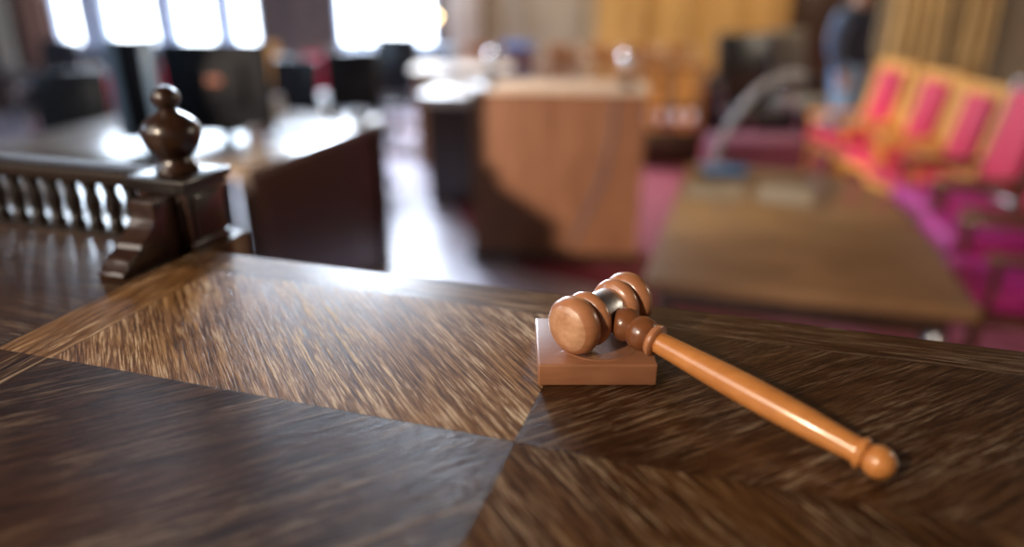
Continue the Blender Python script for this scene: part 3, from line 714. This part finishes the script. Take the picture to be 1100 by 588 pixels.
# golden slatted barrier right of the lectern
fb = thing('court_barrier', 'low wooden barrier with golden upright slats right of the lectern', 'barrier', (1.50, 7.55, 0.0125), R(-4))
MB().box((0, 0, 0.98), (0.86, 0.08, 0.05), 0.01).build('top_rail', 'orangewood', fb)
MB().box((0, 0, 0.17), (0.86, 0.07, 0.34), 0.006).build('base_rail', 'darkwood', fb)
for k in range(6):
    MB().box((-0.385+k*0.154, 0, 0.6475), (0.075, 0.035, 0.615), 0.006).build('slat', 'goldwood' if k % 2 == 0 else 'orangewood', fb)
lb = thing('upholstered_bench', 'low bench with dull maroon cushion between the oak table and the black office chair', 'bench', (2.24, 6.82, 0.0125), R(-3))
MB().box((0, 0, 0.37), (0.84, 0.46, 0.12), 0.03, seg=3).build('cushion', 'maroon', lb)
MB().box((0, 0, 0.205), (0.80, 0.42, 0.21), 0.006).build('bench_body', 'maroon', lb)
MB().box((0, 0, 0.05), (0.74, 0.36, 0.10), 0.004).build('plinth', 'darkwood', lb)
lk = thing('shade_box', 'added black box standing in for the shade behind the two office chairs', 'cabinet', (2.85, 8.85, 0.0125), 0)  # added dark box in place of the shadows behind the chairs
MB().box((0, 0, 0.36), (1.3, 0.36, 0.72), 0.01).build('cabinet_body', 'black', lk)
for q in (-1, 1):
    dd = MB().box((q*0.32, -0.19, 0.36), (0.61, 0.02, 0.64), 0.004).build('door', 'black', lk)
    MB().lathe([(0.01, 0), (0.014, 0.02), (0, 0.028)], 12, Matrix.Translation((q*0.04, -0.20, 0.42)) @ Matrix.Rotation(R(90), 4, 'X')).build('knob', 'steel', dd)
# blue garment
def drp(u, v):
    if v < 0.45: y, z = -0.035, 0.60+(v/0.45)*0.385
    elif v > 0.55: y, z = 0.035, 0.985-((v-0.55)/0.45)*0.30
    else:
        th = PI*(v-0.45)/0.10; y, z = -0.035*math.cos(th), 0.985+0.02*math.sin(th)
    return (-0.19+0.38*u+0.01*math.sin(7*v), y+(0.008*math.sin(11*u) if v < 0.4 else 0), z)
mb = MB(); mb.grid(drp, 16, 40)
o = mb.build('folded_jacket', 'bluecloth', loc=((556-550)*9.5/826, 9.70, 0.017)); md = o.modifiers.new('thick', 'SOLIDIFY'); md.thickness = 0.010
tag(o, 'blue garment draped over a slat-back chair behind the lectern', 'jacket')

# office chairs
def office_chair(label, mat, metal, arms=True):
    c = thing('office_chair', label, 'chair', (0, 0, 0))
    MB().box((0, 0.02, 0.49), (0.50, 0.50, 0.09), 0.035, seg=3).build('seat', mat, c)
    T = Matrix.Translation((0, -0.24, 0.52)) @ Matrix.Rotation(R(8), 4, 'X')
    MB().box((0, 0, 0.36), (0.50, 0.08, 0.64), 0.038, T, 3).build('backrest', mat, c)
    MB().tube([(0, -0.18, 0.45), (0, -0.27, 0.47), (0, -0.30, 0.60)], 0.022).build('back_support', 'black', c)
    MB().lathe([(0.03, 0.09), (0.03, 0.25), (0.02, 0.25), (0.02, 0.46)], 16).build('gas_column', 'steel', c)
    for k in range(5):
        a = 2*PI*k/5
        MB().tube([(0, 0, 0.10), (0.15*math.cos(a), 0.15*math.sin(a), 0.09), (0.28*math.cos(a), 0.28*math.sin(a), 0.065)], [0.025, 0.02, 0.014], 8).build('base_arm', metal, c)
        MB().lathe([(0.012, -0.02), (0.028, -0.018), (0.028, 0.018), (0.012, 0.02)], 14, Matrix.Translation((0.28*math.cos(a), 0.28*math.sin(a), 0.028)) @ Matrix.Rotation(a, 4, 'Z') @ Matrix.Rotation(R(90), 4, 'X')).build('caster', 'black', c)
    for q in (-1, 1):
        MB().tube([(q*0.22, 0.05, 0.455), (q*0.30, 0.05, 0.50), (q*0.305, 0.08, 0.68), (q*0.30, -0.05, 0.72), (q*0.29, -0.22, 0.70)], 0.016, 10).build('armrest_frame', metal, c)
        MB().box((q*0.30, 0.0, 0.735), (0.06, 0.24, 0.025), 0.01).build('arm_pad', 'black', c)
    return c
oc = office_chair('black leather office chair standing behind the oak table', 'leather', 'steel')
put(oc, 2.44, 7.66, R(188)); oc.scale = (1.2, 1.0, 1.05)
oc2 = office_chair('grey office chair with bright metal frame right of the black one', 'grey', 'steel')
put(oc2, 3.18, 8.28, R(205)); oc2.scale = (1.0, 1.0, 1.04)
OG = 'black office chairs on the left'
for i, (x, y, a_, lab) in enumerate([(-1.35, 6.7, 200, 'black office chair nearest the aisle, right of the document tray'),
                      (-1.35, 8.35, 170, 'black office chair beneath the right-hand window'),
                      (-1.95, 6.05, 150, 'black office chair directly behind the document tray'),
                      (-3.15, 5.2, 190, 'black office chair behind the big monitor'),
                      (-4.9, 7.9, 160, 'black office chair beneath the widest left window'),
                      (-5.9, 6.6, 230, 'black office chair at the far left')]):
    c = copy_tree(oc); c.scale = (1, 1, 1); put(c, x, y, R(a_), lab); c.location.z = 0.0; c['group'] = OG
rc = copy_tree(arm); put(rc, -2.16, 8.45, R(185), 'red-backed armchair among the black chairs on the left'); rc.location.z = 0; rc.scale = (0.9, 0.9, 0.86)
LGR = 'red armchairs on the far left'
for i, (x, y, a_, lab) in enumerate([(-3.75, 6.3, 200, 'red armchair seen left of the newel finial, nearest the two monitors'),
                                     (-4.35, 7.4, 160, 'red armchair farther left behind the railing'),
                                     (-3.7, 8.0, 190, 'red armchair hidden partly behind the big monitor')]):
    c = copy_tree(arm); put(c, x, y, R(a_), lab); c.location.z = 0; c['group'] = LGR; c.scale = (1, 1, 0.78)
# board leaning (orange)
ob = MB().box((0, 0, 0.55), (0.20, 0.03, 1.10), 0.006).build('leaning_board', 'goldwood', loc=(-2.62, 8.6, 0.01)); ob.rotation_euler = (R(-4), R(-6), 0)
tag(ob, 'upright orange wooden board beside the red-backed armchair', 'board')
# long tables on the left
def plain_table(loc, w, d, h, rot, label, mt='table', lm='darkwood'):
    t = thing('long_table', label, 'table', loc, rot)
    MB().box((0, 0, h-0.02), (w, d, 0.04), 0.004).build('table_top', mt, t)
    MB().box((0, -d/2+0.06, h-0.09), (w-0.2, 0.02, 0.10)).build('apron', lm, t)
    for x in (-w/2+0.07, w/2-0.07):
        for y in (-d/2+0.07, d/2-0.07): MB().box((x, y, (h-0.04)/2), (0.06, 0.06, h-0.04), 0.004).build('leg', lm, t)
    return t
MT['shinydark'] = wood('glossy_dark_tabletop', (0.03, 0.025, 0.028), (0.06, 0.05, 0.055), 0, rough=0.16, coat=0.9)
plain_table((-5.6, 9.35, 0), 2.0, 1.1, 0.75, 0, 'long glossy dark table beneath the left windows', 'shinydark')
plain_table((-4.35, 4.55, 0), 1.7, 0.7, 0.80, R(-4), 'dark glossy table at the left picture edge behind the railing', 'shinydark')
plain_table((-1.72, 9.75, 0), 1.3, 0.7, 0.75, 0, 'dark glossy table beneath the right-hand window', 'shinydark')
plain_table((-2.05, 7.35, 0), 0.9, 0.6, 0.72, R(-10), 'small dark glossy table between the black chairs', 'shinydark')
for i, (x, y, z, w, lab) in enumerate([(-1.6, 9.6, 0.75, 0.34, 'white paper pile on the table under the right-hand window'),
                          (-1.85, 7.25, 0.72, 0.30, 'white paper pile on the small dark table'),
                          (-5.2, 9.1, 0.75, 0.5, 'white paper pile on the table under the left windows'),
                          (-3.95, 4.5, 0.80, 0.4, 'white paper pile on the left-edge dark table')]):
    o = MB().box((0, 0, 0.02), (w, 0.26, 0.04), 0.004).build('paper_pile', 'paper', loc=(x, y, z), rotz=R(10*i)); tag(o, lab, 'paper')
# dark cabinet at the far left
cbn = thing('tall_cabinet', 'dark tall cabinet at the far left edge of the room', 'cabinet', (-6.85, 9.0, 0), 0)
MB().box((0, 0, 1.0), (0.5, 0.9, 2.0), 0.01).build('cabinet_body', 'darkwood', cbn)
for q in (-1, 1): 
    dd = MB().box((q*0.115, -0.46, 1.0), (0.22, 0.02, 1.85), 0.004).build('door', 'darkwood', cbn)
    MB().lathe([(0.01, 0), (0.014, 0.02), (0, 0.028)], 12, Matrix.Translation((q*0.02, -0.47, 1.05)) @ Matrix.Rotation(R(90), 4, 'X')).build('knob', 'brass', dd)

# ------------------------------------------------------------------ PERSON
def skinned(name, verts, edges, radii, mat, parent=None, sub=2, root=0, loc=None):
    me = bpy.data.meshes.new(name); me.from_pydata(verts, edges, []); 
    o = bpy.data.objects.new(name, me); COL.objects.link(o)
    md = o.modifiers.new('skin', 'SKIN'); md.use_smooth_shade = True
    if not me.skin_vertices: me.skin_vertices.new() if hasattr(me.skin_vertices, 'new') else None
    for i, d in enumerate(me.skin_vertices[0].data):
        r = radii[i]; d.radius = r if isinstance(r, tuple) else (r, r); d.use_root = (i == root)
    sd = o.modifiers.new('sub', 'SUBSURF'); sd.levels = sub; sd.render_levels = sub
    me.materials.append(MT[mat])
    dg = bpy.context.evaluated_depsgraph_get(); ev = o.evaluated_get(dg)
    nm = bpy.data.meshes.new_from_object(ev); 
    o.modifiers.clear(); o.data = nm; nm.name = name
    for f in nm.polygons: f.use_smooth = True
    if not nm.materials: nm.materials.append(MT[mat])
    if parent: o.parent = parent
    return o
def person(x, y, rot):
    P = thing('person', 'standing person in navy jacket and blue jeans near the dark door', 'person', (x, y, 0.012), rot)
    # faces local -y ; x right
    V = [(0, 0, 0.98), (0, 0.005, 1.12), (0, 0.01, 1.28), (0, 0.015, 1.42), (0, 0.0, 1.52), (0, -0.012, 1.60), (0, -0.02, 1.68), (0, -0.012, 1.745)]
    E = [(i, i+1) for i in range(7)]
    Rr = [(0.115, 0.085), (0.105, 0.080), (0.115, 0.085), (0.085, 0.070), 0.052, (0.066, 0.078), (0.076, 0.092), (0.055, 0.065)]
    for q in (-1, 1):
        b0 = len(V)
        V += [(q*0.17, 0.015, 1.43), (q*0.225, 0.03, 1.27), (q*0.245, 0.03, 1.12), (q*0.24, -0.03, 0.98), (q*0.235, -0.06, 0.88), (q*0.232, -0.075, 0.83)]
        E += [(3, b0), (b0, b0+1), (b0+1, b0+2), (b0+2, b0+3), (b0+3, b0+4), (b0+4, b0+5)]
        Rr += [0.055, 0.046, 0.041, 0.035, 0.027, (0.018, 0.036)]
        # fingers
        for k, (dy, ln) in enumerate(((-0.028, 0.070), (-0.009, 0.080), (0.010, 0.075), (0.028, 0.058))):
            f0 = len(V)
            V += [(q*0.232, -0.08+dy, 0.812), (q*0.229, -0.083+dy*1.1, 0.812-ln*0.5), (q*0.218, -0.085+dy*1.1, 0.812-ln)]
            E += [(b0+5, f0), (f0, f0+1), (f0+1, f0+2)]; Rr += [0.010, 0.0085, 0.007]
        f0 = len(V)
        V += [(q*0.226, -0.115, 0.845), (q*0.218, -0.135, 0.81), (q*0.212, -0.138, 0.785)]
        E += [(b0+4, f0), (f0, f0+1), (f0+1, f0+2)]; Rr += [0.013, 0.010, 0.008]
        l0 = len(V)
        V += [(q*0.09, 0, 0.90), (q*0.10, -0.01+q*0.02, 0.52), (q*0.105, 0.02+q*0.02, 0.10), (q*0.11, -0.05+q*0.02, 0.05), (q*0.115, -0.14+q*0.02, 0.035)]
        E += [(0, l0), (l0, l0+1), (l0+1, l0+2), (l0+2, l0+3), (l0+3, l0+4)]; Rr += [0.075, 0.052, 0.036, 0.036, 0.028]
    body = skinned('body', V, E, Rr, 'skin', P)
    # head features
    nose = MB().tube([(0, -0.105, 1.685), (0, -0.122, 1.66), (0, -0.118, 1.648)], [0.007, 0.013, 0.008], 8).build('nose', 'skin', P)
    for q in (-1, 1):
        MB().lathe([(0, -0.011), (0.008, -0.008), (0.011, 0), (0.008, 0.008), (0, 0.011)], 12, Matrix.Translation((q*0.03, -0.098, 1.69))).build('eye', 'paper', P)
        MB().box((q*0.078, -0.015, 1.675), (0.014, 0.03, 0.055), 0.006).build('ear', 'skin', P)
    MB().box((0, -0.103, 1.625), (0.045, 0.012, 0.012), 0.005).build('mouth', 'collar', P)
    skinned('hair', [(0, 0.030, 1.62), (0, 0.022, 1.70), (0, -0.005, 1.760)], [(0, 1), (1, 2)], [(0.065, 0.055), (0.090, 0.088), (0.075, 0.085)], 'hair', P)
    # jacket: torso + sleeves
    V = [(0, 0.0, 0.86), (0, 0.005, 1.12), (0, 0.01, 1.28), (0, 0.015, 1.42), (0, 0.01, 1.52), (0.15, 0.015, 1.42), (0.21, 0.02, 1.34), (-0.15, 0.015, 1.42), (-0.21, 0.02, 1.34)]
    E = [(0, 1), (1, 2), (2, 3), (3, 4), (3, 5), (5, 6), (3, 7), (7, 8)]; Rr = [(0.20, 0.16), (0.185, 0.15), (0.195, 0.15), (0.13, 0.12), (0.075, 0.08), 0.090, 0.080, 0.090, 0.080]
    skinned('jacket', V, E, Rr, 'navy', P)
    for q in (-1, 1):
        V = [(q*0.15, 0.015, 1.42), (q*0.20, 0.02, 1.37), (q*0.235, 0.03, 1.27), (q*0.255, 0.03, 1.12), (q*0.25, -0.03, 0.98), (q*0.245, -0.05, 0.90)]
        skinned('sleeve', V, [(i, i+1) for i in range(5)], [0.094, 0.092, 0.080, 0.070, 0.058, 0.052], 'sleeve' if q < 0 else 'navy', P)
    V = [(0, 0, 0.96), (0, 0, 1.06)]; E = [(0, 1)]; Rr = [(0.15, 0.13), (0.15, 0.12)]
    for q in (-1, 1):
        l0 = len(V)
        V += [(q*0.09, 0, 0.84), (q*0.10, -0.01+q*0.02, 0.52), (q*0.105, 0.02+q*0.02, 0.09)]
        E += [(0, l0), (l0, l0+1), (l0+1, l0+2)]; Rr += [(0.105, 0.115), 0.085, 0.070]
    skinned('jeans', V, E, Rr, 'jeans', P)
    for q in (-1, 1):
        skinned('shoe', [(q*0.105, 0.05+q*0.02, 0.05), (q*0.108, -0.04+q*0.02, 0.05), (q*0.115, -0.16+q*0.02, 0.038)], [(0, 1), (1, 2)], [(0.046, 0.05), (0.045, 0.05), (0.044, 0.036)], 'shoe', P, 2)
    return P
person(3.36, 7.66, R(40)).scale = (1.14, 1.14, 1.02)

# ------------------------------------------------------------------ LIGHT
w = bpy.data.worlds.new('world'); scn.world = w; w.use_nodes = True
w.node_tree.nodes['Background'].inputs[0].default_value = (0.6, 0.7, 0.85, 1); w.node_tree.nodes['Background'].inputs[1].default_value = 0.4
def area(name, loc, target, sx, sy, power, col):
    l = bpy.data.lights.new(name, 'AREA'); l.shape = 'RECTANGLE'; l.size = sx; l.size_y = sy; l.energy = power; l.color = col
    o = bpy.data.objects.new(name, l); COL.objects.link(o); o.location = loc
    o.rotation_euler = (Vector(target)-Vector(loc)).to_track_quat('-Z', 'Y').to_euler(); return o
def spot(name, loc, target, power, col, ang, blend=0.4, rad=0.05):
    l = bpy.data.lights.new(name, 'SPOT'); l.energy = power; l.color = col; l.spot_size = R(ang); l.spot_blend = blend; l.shadow_soft_size = rad
    o = bpy.data.objects.new(name, l); COL.objects.link(o); o.location = loc
    o.rotation_euler = (Vector(target)-Vector(loc)).to_track_quat('-Z', 'Y').to_euler(); return o
area('warm_fill_rear', (2.6, 8.9, 4.4), (3.0, 10.8, 1.2), 4.0, 1.0, 260, (1.0, 0.78, 0.48))  # added fill to warm the rear wall, no known ceiling fixture
area('daylight_key', (-2.4, -0.4, 3.0), (0.1, 0.5, 1.55), 1.6, 1.6, 34, (1.0, 0.92, 0.82))
spot('warm_spot_on_gavel', (-1.7, -1.3, 3.0), (-0.05, 0.46, 1.56), 285, (1.0, 0.82, 0.62), 52, 0.9, 0.06)  # added spot to brighten the gavel, no such lamp in the room
area('aisle_daylight', (-1.7, 9.9, 3.6), (-0.3, 5.2, 0.0), 1.4, 1.6, 560, (0.74, 0.85, 1.0))
area('left_window_daylight', (-4.6, 10.0, 3.6), (-2.0, 4.0, 0.8), 2.5, 1.6, 230, (0.68, 0.82, 1.0))
area('warm_fill_right', (6.9, 3.2, 3.6), (2.6, 4.6, 0.6), 1.5, 1.0, 90, (1.0, 0.85, 0.66))  # added fill from the right, not a real wall lamp
area('cool_fill_left', (-6.0, 2.6, 3.4), (-2.8, 5.2, 0.6), 1.2, 1.2, 50, (0.60, 0.78, 1.0))
area('cool_fill_windows', (-4.4, 6.6, 4.4), (-5.0, 10.8, 1.2), 2.2, 1.0, 90, (0.66, 0.80, 1.0))
spot('warm_spot_on_chairs', (1.2, -2.8, 3.9), (3.3, 6.3, 0.8), 900, (1.0, 0.66, 0.36), 17, 0.8, 0.25)  # added spot from behind the camera to warm the armchairs
spot('warm_spot_on_barrier', (1.0, -2.8, 4.0), (1.45, 7.6, 0.9), 1500, (1.0, 0.68, 0.36), 11, 0.8, 0.2)  # added unseen spot that brightens the barrier slats
spot('warm_spot_on_table', (0.2, -2.8, 4.0), (1.45, 3.35, 0.76), 900, (1.0, 0.80, 0.60), 19, 0.8, 0.25)  # added unseen spot that lifts the oak table top
spot('warm_spot_on_lectern', (-4.6, 0.4, 2.55), (0.36, LY, 0.78), 3000, (1.0, 0.80, 0.62), 12.6, 0.35, 0.10)  # added spot for the lit face and slanting shadow, not the sun

# ------------------------------------------------------------------ colour
scn.view_settings.view_transform = 'Standard'
scn.view_settings.look = 'None'
scn.view_settings.exposure = 0.0
scn.cycles.use_denoising = True
try: scn.cycles.denoiser = 'OPENIMAGEDENOISE'
except Exception: pass
scn.cycles.max_bounces = 6
scn.cycles.sample_clamp_indirect = 6.0
scn.cycles.caustics_reflective = False
